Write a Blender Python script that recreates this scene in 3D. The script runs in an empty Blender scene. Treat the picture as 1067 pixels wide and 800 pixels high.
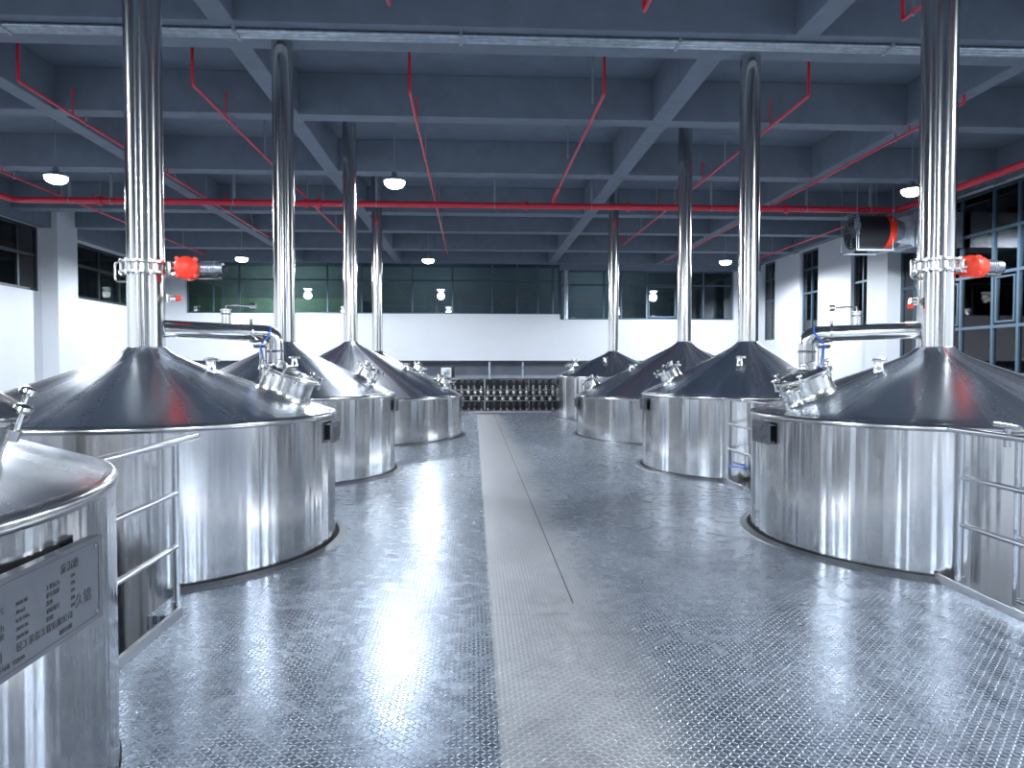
import bpy, bmesh, math, random
from mathutils import Vector, Matrix
random.seed(7)
PI = math.pi
SC = bpy.context.scene
COL = SC.collection

# ------------------------------------------------------------------ materials
def new_mat(name):
    m = bpy.data.materials.new(name); m.use_nodes = True
    nt = m.node_tree
    return m, nt, nt.nodes['Principled BSDF']

def N(nt, t, **kw):
    n = nt.nodes.new(t)
    for k, v in kw.items():
        setattr(n, k, v)
    return n

def math_n(nt, op, a, b=None, c=None, clamp=False):
    n = N(nt, 'ShaderNodeMath', operation=op, use_clamp=clamp)
    for i, v in enumerate((a, b, c)):
        if v is None: continue
        if isinstance(v, (int, float)): n.inputs[i].default_value = v
        else: nt.links.new(v, n.inputs[i])
    return n.outputs[0]

def ramp(nt, fac, stops):
    r = N(nt, 'ShaderNodeValToRGB')
    els = r.color_ramp.elements
    while len(els) < len(stops): els.new(.5)
    for e, (p, c) in zip(els, stops):
        e.position = p; e.color = (*c, 1) if len(c) == 3 else c
    nt.links.new(fac, r.inputs[0])
    return r.outputs[0]

def noise(nt, vec, scale, detail=3, rough=.5):
    n = N(nt, 'ShaderNodeTexNoise')
    n.inputs['Scale'].default_value = scale; n.inputs['Detail'].default_value = detail
    n.inputs['Roughness'].default_value = rough
    if vec is not None: nt.links.new(vec, n.inputs['Vector'])
    return n.outputs['Fac']

def plain(name, col, rough=.5, metal=0., bumpy=0., scale=20., var=.08):
    m, nt, p = new_mat(name)
    tc = N(nt, 'ShaderNodeTexCoord').outputs['Object']
    f = noise(nt, tc, scale, 4)
    c0 = tuple(max(0, c*(1-var)) for c in col); c1 = tuple(min(1, c*(1+var)) for c in col)
    nt.links.new(ramp(nt, f, [(.3, c0), (.7, c1)]), p.inputs['Base Color'])
    p.inputs['Roughness'].default_value = rough; p.inputs['Metallic'].default_value = metal
    if bumpy:
        b = N(nt, 'ShaderNodeBump'); b.inputs['Strength'].default_value = bumpy; b.inputs['Distance'].default_value = .01
        nt.links.new(f, b.inputs['Height']); nt.links.new(b.outputs[0], p.inputs['Normal'])
    return m

def steel(name, col=(.66,.68,.71), rough=.2, streak=0., aniso=0., kx=9., wave=.0, wscale=1.2, det=2):
    """brushed stainless sheet: streaks run down the sheet, around the tank axis"""
    m, nt, p = new_mat(name)
    tc = N(nt, 'ShaderNodeTexCoord').outputs['Object']
    sp = N(nt, 'ShaderNodeSeparateXYZ'); nt.links.new(tc, sp.inputs[0])
    p.inputs['Metallic'].default_value = 1
    ang = math_n(nt, 'ARCTAN2', sp.outputs[1], sp.outputs[0])
    cb = N(nt, 'ShaderNodeCombineXYZ')
    nt.links.new(math_n(nt, 'MULTIPLY', ang, kx), cb.inputs[0])
    nt.links.new(math_n(nt, 'MULTIPLY', sp.outputs[2], .12), cb.inputs[1])
    f = noise(nt, cb.outputs[0], 1.0, det, .55)
    c0 = tuple(c*.86 for c in col); c1 = tuple(min(1, c*1.1) for c in col)
    nt.links.new(ramp(nt, f, [(.3, c0), (.7, c1)]), p.inputs['Base Color'])
    # fine grain on the roughness
    g = noise(nt, tc, 60, 3)
    mr = N(nt, 'ShaderNodeMapRange'); nt.links.new(math_n(nt, 'ADD', math_n(nt, 'MULTIPLY', f, .92), math_n(nt, 'MULTIPLY', g, .08)), mr.inputs[0])
    mr.inputs[1].default_value = .3; mr.inputs[2].default_value = .7
    mr.inputs[3].default_value = rough*.75; mr.inputs[4].default_value = rough*1.3
    nt.links.new(mr.outputs[0], p.inputs['Roughness'])
    last = None
    if streak:
        b = N(nt, 'ShaderNodeBump'); b.inputs['Strength'].default_value = 1; b.inputs['Distance'].default_value = streak
        nt.links.new(f, b.inputs['Height']); last = b.outputs[0]
    if wave:
        b2 = N(nt, 'ShaderNodeBump'); b2.inputs['Strength'].default_value = 1; b2.inputs['Distance'].default_value = wave
        nt.links.new(noise(nt, tc, wscale, 2), b2.inputs['Height'])
        if last: nt.links.new(last, b2.inputs['Normal'])
        last = b2.outputs[0]
    if last: nt.links.new(last, p.inputs['Normal'])
    if aniso:
        p.inputs['Anisotropic'].default_value = aniso
        p.inputs['Anisotropic Rotation'].default_value = .25
        t = N(nt, 'ShaderNodeTangent', direction_type='RADIAL', axis='Z')
        nt.links.new(t.outputs[0], p.inputs['Tangent'])
    return m

def emit(name, col, s):
    m, nt, p = new_mat(name)
    p.inputs['Base Color'].default_value = (*col, 1)
    p.inputs['Emission Color'].default_value = (*col, 1); p.inputs['Emission Strength'].default_value = s
    return m

def glass_mat(name, tint=(.55,.61,.65), refl=.9):
    m, nt, p = new_mat(name)
    nt.nodes.remove(p)
    out = nt.nodes['Material Output']
    tr = N(nt, 'ShaderNodeBsdfTransparent'); tr.inputs[0].default_value = (*tint, 1)
    gl = N(nt, 'ShaderNodeBsdfGlossy'); gl.inputs[0].default_value = (refl, refl, refl, 1); gl.inputs[1].default_value = .02
    fr = N(nt, 'ShaderNodeFresnel'); fr.inputs[0].default_value = 1.7
    mx = N(nt, 'ShaderNodeMixShader')
    nt.links.new(fr.outputs[0], mx.inputs[0]); nt.links.new(tr.outputs[0], mx.inputs[1]); nt.links.new(gl.outputs[0], mx.inputs[2])
    nt.links.new(mx.outputs[0], out.inputs[0])
    return m

def tread_mat():
    m, nt, p = new_mat('diamond_plate')
    tc = N(nt, 'ShaderNodeTexCoord').outputs['Object']
    sp = N(nt, 'ShaderNodeSeparateXYZ'); nt.links.new(tc, sp.inputs[0])
    P = .0254
    u = math_n(nt, 'DIVIDE', sp.outputs[0], P); v = math_n(nt, 'DIVIDE', sp.outputs[1], P)
    iu = math_n(nt, 'FLOOR', u); iv = math_n(nt, 'FLOOR', v)
    fu = math_n(nt, 'SUBTRACT', math_n(nt, 'SUBTRACT', u, iu), .5)
    fv = math_n(nt, 'SUBTRACT', math_n(nt, 'SUBTRACT', v, iv), .5)
    par = math_n(nt, 'FLOORED_MODULO', math_n(nt, 'ADD', iu, iv), 2.0)
    a = math_n(nt, 'MULTIPLY', math_n(nt, 'ADD', fu, fv), .7071)
    b = math_n(nt, 'MULTIPLY', math_n(nt, 'SUBTRACT', fu, fv), .7071)
    mixf = lambda x, y: math_n(nt, 'ADD', math_n(nt, 'MULTIPLY', x, math_n(nt, 'SUBTRACT', 1.0, par)), math_n(nt, 'MULTIPLY', y, par))
    la = math_n(nt, 'DIVIDE', mixf(a, b), .60); lb = math_n(nt, 'DIVIDE', mixf(b, a), .20)
    h = math_n(nt, 'SUBTRACT', 1.0, math_n(nt, 'ADD', math_n(nt, 'MULTIPLY', la, la), math_n(nt, 'MULTIPLY', lb, lb)), clamp=True)
    h = math_n(nt, 'POWER', h, .6)
    # walking strip of plain, rubbed plates; its right fade paints in reflected wall glow
    wob = math_n(nt, 'MULTIPLY', math_n(nt, 'SUBTRACT', noise(nt, tc, .8, 2), .5), .25)
    x = sp.outputs[0]
    s0 = N(nt, 'ShaderNodeMapRange', interpolation_type='SMOOTHSTEP'); nt.links.new(x, s0.inputs[0]); s0.inputs[1].default_value = .09; s0.inputs[2].default_value = .13
    s1 = N(nt, 'ShaderNodeMapRange', interpolation_type='SMOOTHSTEP'); nt.links.new(math_n(nt, 'ADD', x, wob), s1.inputs[0]); s1.inputs[1].default_value = .60; s1.inputs[2].default_value = 1.15; s1.inputs[3].default_value = 1; s1.inputs[4].default_value = 0
    worn_glow = math_n(nt, 'MULTIPLY', s0.outputs[0], s1.outputs[0])
    big = noise(nt, tc, .9, 4, .6)
    fine = noise(nt, tc, 9, 4, .6)
    bp = N(nt, 'ShaderNodeBump'); bp.inputs['Distance'].default_value = .0028
    nt.links.new(math_n(nt, 'SUBTRACT', 1.0, math_n(nt, 'MULTIPLY', worn_glow, .55)), bp.inputs['Strength'])
    nt.links.new(h, bp.inputs['Height'])
    b2 = N(nt, 'ShaderNodeBump'); b2.inputs['Distance'].default_value = .006; b2.inputs['Strength'].default_value = .5
    nt.links.new(noise(nt, tc, 1.6, 2), b2.inputs['Height']); nt.links.new(bp.outputs[0], b2.inputs['Normal'])
    nt.links.new(b2.outputs[0], p.inputs['Normal'])
    # seams between the plates
    def seam(val, w):
        return math_n(nt, 'LESS_THAN', math_n(nt, 'ABSOLUTE', val), w)
    sm = math_n(nt, 'MULTIPLY', seam(math_n(nt, 'SUBTRACT', x, .665), .004), math_n(nt, 'GREATER_THAN', sp.outputs[1], 4.7))
    for xs in (-1.2,):
        sm = math_n(nt, 'MAXIMUM', sm, seam(math_n(nt, 'SUBTRACT', x, xs), .0012))
    ym = math_n(nt, 'SUBTRACT', math_n(nt, 'FLOORED_MODULO', sp.outputs[1], 3.0), 1.5)
    sm = math_n(nt, 'MAXIMUM', sm, seam(ym, .0010))
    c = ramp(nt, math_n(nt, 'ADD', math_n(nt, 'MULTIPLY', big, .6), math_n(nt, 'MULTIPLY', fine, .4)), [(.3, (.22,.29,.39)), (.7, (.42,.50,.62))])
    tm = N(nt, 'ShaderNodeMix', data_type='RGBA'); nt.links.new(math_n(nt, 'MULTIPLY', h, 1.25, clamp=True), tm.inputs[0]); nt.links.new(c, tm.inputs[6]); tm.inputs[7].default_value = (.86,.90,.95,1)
    c = tm.outputs[2]
    mx = N(nt, 'ShaderNodeMix', data_type='RGBA'); nt.links.new(math_n(nt, 'MULTIPLY', worn_glow, .88), mx.inputs[0]); nt.links.new(c, mx.inputs[6]); mx.inputs[7].default_value = (.90,.905,.92,1)
    mx2 = N(nt, 'ShaderNodeMix', data_type='RGBA'); nt.links.new(sm, mx2.inputs[0]); nt.links.new(mx.outputs[2], mx2.inputs[6]); mx2.inputs[7].default_value = (.10,.11,.13,1)
    nt.links.new(mx2.outputs[2], p.inputs['Base Color'])
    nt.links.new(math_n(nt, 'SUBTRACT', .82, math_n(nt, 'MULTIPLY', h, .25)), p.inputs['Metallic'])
    r0 = N(nt, 'ShaderNodeMapRange'); nt.links.new(fine, r0.inputs[0]); r0.inputs[1].default_value = .3; r0.inputs[2].default_value = .7
    r0.inputs[3].default_value = .20; r0.inputs[4].default_value = .32
    rr = math_n(nt, 'SUBTRACT', math_n(nt, 'ADD', r0.outputs[0], math_n(nt, 'MULTIPLY', worn_glow, .12)), math_n(nt, 'MULTIPLY', h, .06))
    nt.links.new(rr, p.inputs['Roughness'])
    return m

M = dict(
    shell=steel('brushed_tank_shell', (.68,.675,.675), .14, .030, .7, kx=6.5, det=2.5),
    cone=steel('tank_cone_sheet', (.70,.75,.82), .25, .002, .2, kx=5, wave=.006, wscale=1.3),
    stack=steel('stack_pipe_steel', (.66,.65,.635), .14, .0018, .6, kx=4),
    bright=steel('polished_fittings', (.64,.64,.63), .22, 0, 0, wave=.003, wscale=9),
    rail=steel('rail_tube_steel', (.64,.66,.69), .2, 0, 0),
    dull=steel('dull_plate_steel', (.50,.51,.53), .3, 0, 0, wave=.003, wscale=5),
    plate=plain('nameplate_grey', (.12,.13,.15), .4, .6, var=.06),
    ring=plain('deck_ring_steel', (.30,.32,.35), .42, .9, var=.15),
    ink=plain('nameplate_ink', (.05,.055,.065), .5),
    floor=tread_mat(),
    ground=plain('lower_concrete', (.16,.17,.19), .6, bumpy=.2, scale=4),
    ceil=plain('ceiling_paint', (.135,.17,.225), .75, bumpy=.15, scale=3, var=.1),
    beam=plain('beam_paint', (.15,.185,.24), .75, bumpy=.15, scale=3, var=.1),
    wall=plain('white_wall_paint', (.62,.645,.69), .6, scale=2, var=.02),
    lowwall=plain('grey_lower_wall', (.22,.25,.30), .6, scale=1.5, var=.15),
    roomwall=plain('far_room_paint', (.30,.35,.37), .7, scale=1, var=.15),
    green=plain('far_room_green', (.38,.52,.40), .7, scale=1, var=.15),
    frame=plain('window_frame_blue_grey', (.065,.105,.145), .4, .3),
    darkframe=plain('window_frame_dark', (.03,.04,.05), .4, .3),
    glass=glass_mat('window_glass'),
    red=plain('fire_pipe_red', (.66,.03,.06), .35, var=.1),
    orange=plain('actuator_orange_red', (.90,.045,.012), .4, var=.05),
    black=plain('black_plastic', (.018,.02,.024), .35),
    gap_shade=plain('black_gap_shade', (.015,.016,.018), .7),
    blue=plain('blue_hose', (.02,.13,.62), .35),
    galv=plain('galvanised_metal', (.42,.47,.53), .38, .9, scale=8, var=.2),
    hang=plain('grey_hanger', (.30,.34,.39), .5, .4),
    white=plain('white_enamel', (.75,.77,.78), .4),
    lamp=emit('lamp_diffuser', (.90,.95,1.0), 14),
)

# ------------------------------------------------------------------ mesh helpers
def link(name, me, mats, parent=None, loc=(0,0,0)):
    o = bpy.data.objects.new(name, me); COL.objects.link(o)
    for m in (mats if isinstance(mats, (list, tuple)) else [mats]): me.materials.append(m)
    o.location = loc
    if parent: o.parent = parent
    return o

def finish(bm, name, mat, parent=None, loc=(0,0,0), smooth=True, ang=35):
    bmesh.ops.recalc_face_normals(bm, faces=bm.faces)
    if smooth:
        for f in bm.faces: f.smooth = True
        for e in bm.edges:
            if len(e.link_faces) == 2 and e.calc_face_angle(0) > math.radians(ang): e.smooth = False
    me = bpy.data.meshes.new(name); bm.to_mesh(me); bm.free()
    return link(name, me, mat, parent, loc)

class MB:
    def __init__(s): s.bm = bmesh.new()
    def box(s, c, d, rot=None, bev=0):
        t = bmesh.new(); bmesh.ops.create_cube(t, size=1)
        for v in t.verts: v.co = Vector((v.co.x*d[0], v.co.y*d[1], v.co.z*d[2]))
        if bev: bmesh.ops.bevel(t, geom=t.edges[:], offset=bev, segments=2, affect='EDGES', profile=.5)
        M_ = Matrix.Translation(c) @ (rot.to_4x4() if rot else Matrix())
        t.transform(M_); s._add(t); return s
    def _add(s, t):
        me = bpy.data.meshes.new('tmp'); t.to_mesh(me); t.free(); s.bm.from_mesh(me); bpy.data.meshes.remove(me)
    def b2(s, lo, hi, bev=0):
        return s.box([(a+b)/2 for a, b in zip(lo, hi)], [abs(b-a) for a, b in zip(lo, hi)], None, bev)
    def lathe(s, prof, seg=32, mat=None, a0=0, a1=2*PI):
        """prof: [(r,z)] around z axis; mat transforms"""
        t = bmesh.new(); full = abs(a1-a0-2*PI) < 1e-6
        n = seg if full else seg+1
        rings = []
        for r, z in prof:
            if r < 1e-6 and full: rings.append([t.verts.new((0,0,z))]); continue
            rings.append([t.verts.new((r*math.cos(a0+(a1-a0)*i/seg), r*math.sin(a0+(a1-a0)*i/seg), z)) for i in range(n)])
        for A, B in zip(rings, rings[1:]):
            if len(A) == 1 and len(B) == 1: continue
            for i in range(seg):
                j = (i+1) % n if full else i+1
                if len(A) == 1: t.faces.new((A[0], B[i], B[j]))
                elif len(B) == 1: t.faces.new((A[i], A[j], B[0]))
                else: t.faces.new((A[i], A[j], B[j], B[i]))
        if mat is not None: t.transform(mat)
        s._add(t); return s
    def cyl(s, p0, p1, r, seg=16, r1=None, cap=True):
        p0 = Vector(p0); p1 = Vector(p1); L = (p1-p0).length
        if r1 is None: r1 = r
        pr = [(r, 0), (r1, L)]
        if cap: pr = [(0, 0)] + pr + [(0, L)]
        q = (p1-p0).to_track_quat('Z', 'Y').to_matrix().to_4x4()
        return s.lathe(pr, seg, Matrix.Translation(p0) @ q)
    def tube(s, pts, r, seg=12, fillet=0, cap=True):
        pts = [Vector(p) for p in pts]
        if fillet and len(pts) > 2:
            out = [pts[0]]
            for a, b, c in zip(pts, pts[1:], pts[2:]):
                d0 = (a-b).normalized(); d1 = (c-b).normalized()
                L = min(fillet, (a-b).length*.49, (c-b).length*.49)
                p, q = b+d0*L, b+d1*L
                for k in range(9):
                    t = k/8; out.append((1-t)**2*p + 2*t*(1-t)*b + t*t*q)
            out.append(pts[-1]); pts = out
        t = bmesh.new(); rings = []
        d = (pts[1]-pts[0]).normalized()
        up = Vector((0,0,1)) if abs(d.z) < .9 else Vector((1,0,0))
        nrm = d.cross(up).normalized()
        for i, p in enumerate(pts):
            if i == 0: dd = pts[1]-pts[0]
            elif i == len(pts)-1: dd = pts[-1]-pts[-2]
            else: dd = (pts[i+1]-pts[i]).normalized() + (pts[i]-pts[i-1]).normalized()
            dd.normalize(); nrm = (nrm - dd*nrm.dot(dd)).normalized(); bn = dd.cross(nrm)
            rings.append([t.verts.new(p + nrm*r*math.cos(2*PI*k/seg) + bn*r*math.sin(2*PI*k/seg)) for k in range(seg)])
        for A, B in zip(rings, rings[1:]):
            for k in range(seg): t.faces.new((A[k], A[(k+1) % seg], B[(k+1) % seg], B[k]))
        if cap: t.faces.new(rings[0]); t.faces.new(rings[-1])
        s._add(t); return s
    def torus(s, R, r, mat=None, seg=48, k=8):
        t = bmesh.new(); rings = []
        for i in range(seg):
            a = 2*PI*i/seg
            rings.append([t.verts.new(((R+r*math.cos(2*PI*j/k))*math.cos(a), (R+r*math.cos(2*PI*j/k))*math.sin(a), r*math.sin(2*PI*j/k))) for j in range(k)])
        for i in range(seg):
            A, B = rings[i], rings[(i+1) % seg]
            for j in range(k): t.faces.new((A[j], B[j], B[(j+1) % k], A[(j+1) % k]))
        if mat is not None: t.transform(mat)
        s._add(t); return s
    def out(s, name, mat, parent=None, loc=(0,0,0), smooth=True, ang=35):
        return finish(s.bm, name, mat, parent, loc, smooth, ang)

def tag(o, label, cat, group=None):
    o['label'] = label; o['category'] = cat
    if group: o['group'] = group
    return o
def thing(name, label, cat, loc=(0,0,0), group=None, rz=0):
    o = bpy.data.objects.new(name, None); COL.objects.link(o); o.location = loc; o.rotation_euler = (0,0,rz)
    return tag(o, label, cat, group)
def struct(o):
    o['kind'] = 'structure'; return o
def copy_tree(o, parent=None):
    c = o.copy(); COL.objects.link(c)
    if parent: c.parent = parent; c.matrix_parent_inverse = o.matrix_parent_inverse.copy()
    for ch in list(o.children): copy_tree(ch, c)
    return c
TR = Matrix.Translation

# ------------------------------------------------------------------ dimensions
ZS, ZB, ZG = 7.18, 6.38, -3.2        # slab, beam underside, lower floor
XL, XR, YB, YF = -14.4, 13.86, 34.0, -12.0
EL, ER, YE = -1.87, 3.42, 23.8       # deck edges
# name, x, y, radius, rim height, stack foot height, side(+1: aisle on +x)
TANKS = [('L0',-2.92, 2.25,1.63,1.17,1.75, 1), ('L1',-2.92, 6.53,1.63,1.17,1.75, 1), ('L2',-2.83,10.85,1.63,1.17,1.94, 1),
         ('L3',-2.78,16.30,2.50, .92,2.12, 1), ('L4',-2.86,21.40,1.66,1.17,2.00, 1),
         ('R1', 4.32, 6.44,1.63,1.15,1.76,-1), ('R2', 4.30,10.94,1.63,1.16,1.96,-1),
         ('R3', 4.78,15.93,2.43, .92,2.12,-1), ('R4', 4.22,21.30,1.72,1.27,2.01,-1)]

# ------------------------------------------------------------------ deck
def edge(y, side):
    if side > 0:
        e = -2.08 if 4.6 < y < 5.4 else EL
        for n, x, yc, R, *_ in TANKS:
            if n[0] == 'L' and abs(y-yc) < R+(.006 if n == 'L0' else .03): e = max(e, x+math.sqrt((R+(.006 if n == 'L0' else .03))**2-(y-yc)**2))
        return e
    e = ER
    for n, x, yc, R, *_ in TANKS:
        if n[0] == 'R' and abs(y-yc) < R+.03: e = min(e, x-math.sqrt((R+.03)**2-(y-yc)**2))
    return e
def build_deck():
    ys = set([-5.0, YE, 4.599, 4.601]); y = -5.0
    while y < YE: ys.add(round(y, 4)); y += .06
    for n, x, yc, R, *_ in TANKS:
        for k in range(0, 121):
            yy = yc+(R+.03)*math.sin(-PI/2+PI*k/120)
            if yy < YE: ys.add(yy)
    ys = sorted(ys); bm = bmesh.new(); rows = []
    for y in ys:
        a, b = edge(y, 1), edge(y, -1)
        rows.append([bm.verts.new((a,y,0)), bm.verts.new((b,y,0)), bm.verts.new((a,y,-.09)), bm.verts.new((b,y,-.09))])
    for A, B in zip(rows, rows[1:]):
        bm.faces.new((A[0],A[1],B[1],B[0])); bm.faces.new((A[2],B[2],B[3],A[3]))
        bm.faces.new((A[0],B[0],B[2],A[2])); bm.faces.new((A[1],A[3],B[3],B[1]))
    A = rows[0]; bm.faces.new((A[0],A[2],A[3],A[1])); A = rows[-1]; bm.faces.new((A[0],A[1],A[3],A[2]))
    return struct(finish(bm, 'floor', M['floor'], smooth=False))
build_deck()
struct(MB().b2((XL,YF,ZG-.2),(XR,YB+10,ZG)).out('floor_lower', M['ground'], smooth=False))
tn = [0]
def trim(mb, mat, smooth=False):
    tn[0] += 1
    return struct(mb.out('trim_%d' % tn[0], mat, smooth=smooth))
# smooth steel ring laid on the deck around every tank, added black strip for the shade in its gap
for n, x, y, R, zr, za, s in TANKS[1:]:
    lim = (EL-x) if s > 0 else (x-ER)
    a = math.acos(lim/(R+.1))
    c0 = 0 if s > 0 else PI
    lo, hi = c0-a, c0+a
    if n == 'L1': lo = -math.acos((-2.06-x)/(R+.1))
    mb = MB(); mb.lathe([(R+.032,.001),(R+.032,.026),(R+.040,.030),(R+.095,.012),(R+.105,.001)], 96, TR((x,y,0)), lo, hi)
    trim(mb, M['ring'])
    mb = MB(); mb.lathe([(R+.002,-.01),(R+.002,.012),(R+.031,.008),(R+.031,-.01)], 96, TR((x,y,0)), lo, hi)
    trim(mb, M['gap_shade'])
# kick plates on the free deck edges
def free(side):
    spans = []; cur = None; y = -5.0
    while y <= YE:
        e = edge(y, side); ok = abs(e-(EL if side > 0 else ER)) < 1e-6
        if ok and cur is None: cur = y
        if not ok and cur is not None: spans.append((cur, y-.02)); cur = None
        y += .02
    if cur is not None: spans.append((cur, YE))
    return spans
for sd, X in ((1,EL),(-1,ER)):
    for a, b in free(sd):
        if b-a > .15: trim(MB().b2((X-.012,a,-.12),(X+.012,b,.06),.003), M['dull'])
trim(MB().b2((-1.2,YE-.01,-.12),(2.6,YE+.01,.04)), M['dull'])

# ------------------------------------------------------------------ tanks
def cone_z(r, R, zr, za):
    return zr + (za-zr-.045)*(R-r)/(R-.16) + .045*math.exp(-(r-.16)/.07)

def clamp_knob(parent, p, up, s=1.):
    q = Vector(up).to_track_quat('Z','Y').to_matrix().to_4x4()
    mb = MB(); T = TR(p) @ q
    mb.lathe([(0,0),(.011*s,0),(.011*s,.075*s),(.03*s,.078*s),(.034*s,.09*s),(.03*s,.102*s),(.012*s,.108*s),(0,.108*s)], 14, T)
    mb.lathe([(0,-.03*s),(.02*s,-.03*s),(.022*s,.01*s),(0,.012*s)], 10, T)
    return mb.out('clamp_knob', M['bright'], parent)

def manway(tank, r, az, R, zr, za, rad, knobs=6, h=.16):
    """a short neck, a lid, a clamp ring and hand knobs, square to the cone"""
    sl = math.atan((za-zr-.045)/(R-.16))
    base = Vector((r*math.cos(az), r*math.sin(az), cone_z(r,R,zr,za)))
    nrm = Vector((math.sin(sl)*math.cos(az), math.sin(sl)*math.sin(az), math.cos(sl)))
    q = nrm.to_track_quat('Z','Y').to_matrix().to_4x4(); T = TR(base) @ q
    mb = MB(); mb.lathe([(rad+.03,-.03),(rad+.012,.01),(rad+.002,.03),(rad,.06),(rad,h),(rad+.022,h+.002),(rad+.022,h+.022),(rad-.02,h+.022),(rad-.02,.0)], 48, T)
    neck = mb.out('manway', M['bright'], tank)
    mb = MB(); mb.lathe([(rad+.024,h+.024),(rad+.024,h+.04),(rad-.01,h+.045),(rad-.04,h+.058),(rad*.5,h+.072),(0,h+.076)], 48, T)
    mb.out('manway_lid', M['bright'], neck)
    mb = MB(); mb.torus(rad+.024, .011, T @ TR((0,0,h+.023)), 48)
    mb.out('clamp_ring', M['dull'], neck)
    for k in range(knobs):
        a = 2*PI*(k+.5)/knobs
        p = T @ Vector(((rad+.045)*math.cos(a), (rad+.045)*math.sin(a), h))
        clamp_knob(neck, p, nrm, (.85 if rad > .18 else .7) if rad > .1 else .45)
    # hinge bar over the lid and a sight glass in it
    mb = MB(); mb.tube([T @ Vector((-(rad+.05),0,h+.02)), T @ Vector((-(rad+.03),0,h+.1)), T @ Vector((0,0,h+.1)), T @ Vector((rad*.5,0,h+.095))], .011, 10, .03)
    mb.out('hinge_bar', M['bright'], neck)
    if rad > .1:
        mb = MB(); mb.lathe([(0,h+.05),(.035,h+.05),(.037,h+.10),(.045,h+.102),(.045,h+.118),(.02,h+.12),(0,h+.12)], 20, T @ TR((0,rad*.5,0)))
        mb.out('sight_glass', M['dull'], neck)
    return neck

def nozzle(tank, r, az, R, zr, za, s=1.):
    base = Vector((r*math.cos(az), r*math.sin(az), cone_z(r,R,zr,za)))
    T = TR(base)
    mb = MB(); mb.lathe([(.05*s,-.05),(.045*s,.02),(.04*s,.03),(.04*s,.085),(.056*s,.087),(.056*s,.1),(0,.1)], 20, T)
    nz = mb.out('nozzle', M['bright'], tank)
    mb = MB(); mb.lathe([(0,.101),(.054*s,.101),(.054*s,.112),(.02,.12),(0,.12)], 20, T); mb.torus(.056*s,.008,T @ TR((0,0,.1)),20,6)
    mb.box(base+Vector((.066*s,0,.1)), (.02,.012,.035)); mb.out('nozzle_cap', M['dull'], nz)
    return nz

def text_mesh(lines, parent, T):
    """lines: (text, x, y, size); flat lettering in the plate's own plane"""
    bmm = bmesh.new()
    for body, x, y, size in lines:
        cu = bpy.data.curves.new('t', 'FONT'); cu.body = body; cu.size = size; cu.extrude = .0006
        ob = bpy.data.objects.new('t', cu); COL.objects.link(ob)
        bpy.context.view_layer.update()
        me = bpy.data.meshes.new_from_object(ob.evaluated_get(bpy.context.evaluated_depsgraph_get()))
        me.transform(T @ TR((x,y,0))); bmm.from_mesh(me)
        bpy.data.meshes.remove(me); bpy.data.objects.remove(ob); bpy.data.curves.remove(cu)
    me = bpy.data.meshes.new('plate_lettering'); bmm.to_mesh(me); bmm.free()
    return link('plate_lettering', me, M['ink'], parent)

def nameplate(tank, R, side, zc, w=.5, h=.30, off=.07, yoff=0., full=False):
    """tray plate standing off the shell on studs, facing the aisle"""
    x = side*(R+off)
    mb = MB(); mb.box((x,yoff,zc), (.004,w,h)); 
    for sgn in (1,-1):
        mb.box((x-side*.014,yoff+sgn*w/2,zc), (.032,.004,h)); mb.box((x-side*.014,yoff,zc+sgn*h/2), (.032,w,.004))
    pl = mb.out('nameplate', M['plate'], tank, smooth=False)
    for a in (-1,1):
        for b in (-1,1):
            mb = MB(); mb.cyl((side*(R-.06),yoff+a*w*.44,zc+b*h*.40),(x+side*.004,yoff+a*w*.44,zc+b*h*.40),.007,8)
            mb.out('mounting_stud', M['bright'], pl)
    # printed border and lettering
    rz = PI/2 if side > 0 else -PI/2
    T = TR((x+side*.003,yoff,zc)) @ Matrix.Rotation(rz,4,'Z') @ Matrix.Rotation(PI/2,4,'X')
    mb = MB(); iw, ih = w*.93, h*.9
    for sg in (1,-1):
        mb.box((0,sg*ih/2,0),(iw-.03,.003,.001)); mb.box((sg*iw/2,0,0),(.003,ih-.03,.001))
        for s2 in (1,-1): mb.box((sg*(iw/2-.0075),s2*(ih/2-.0075),0),(.021,.003,.001),Matrix.Rotation(-sg*s2*PI/4,3,'Z'))
    mb.bm.transform(T); mb.out('plate_border', M['ink'], pl, smooth=False)
    s = h/.30
    L = [('旋沉槽', w*.12, h*.27, .036*s)]
    rows = ['设备编号', '容积', '工作压力', '设计温度', '净重']
    s *= 1.25
    for i, t in enumerate(rows):
        yy = h*(.17-i*.085)
        L += [(t, -w*.42, yy, .017*s), ('0.35 MPa' if i == 2 else '30 m3' if i == 1 else '2018-06', -w*.22, yy, .014*s), (rows[(i+2) % 5], w*.0, yy, .015*s), ('120', w*.2, yy, .014*s)]
    L += [('久铭', w*.24, -h*.20, .042*s), ('轻工装备工程有限公司', -w*.22, -h*.29, .024*s), ('中国', -w*.42, -h*.30, .03*s),
          ('制造许可证  TS2210', -w*.40, -h*.40, .015*s), ('制造日期', w*.10, -h*.40, .015*s)]
    text_mesh(L, pl, T)
    return pl

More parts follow.
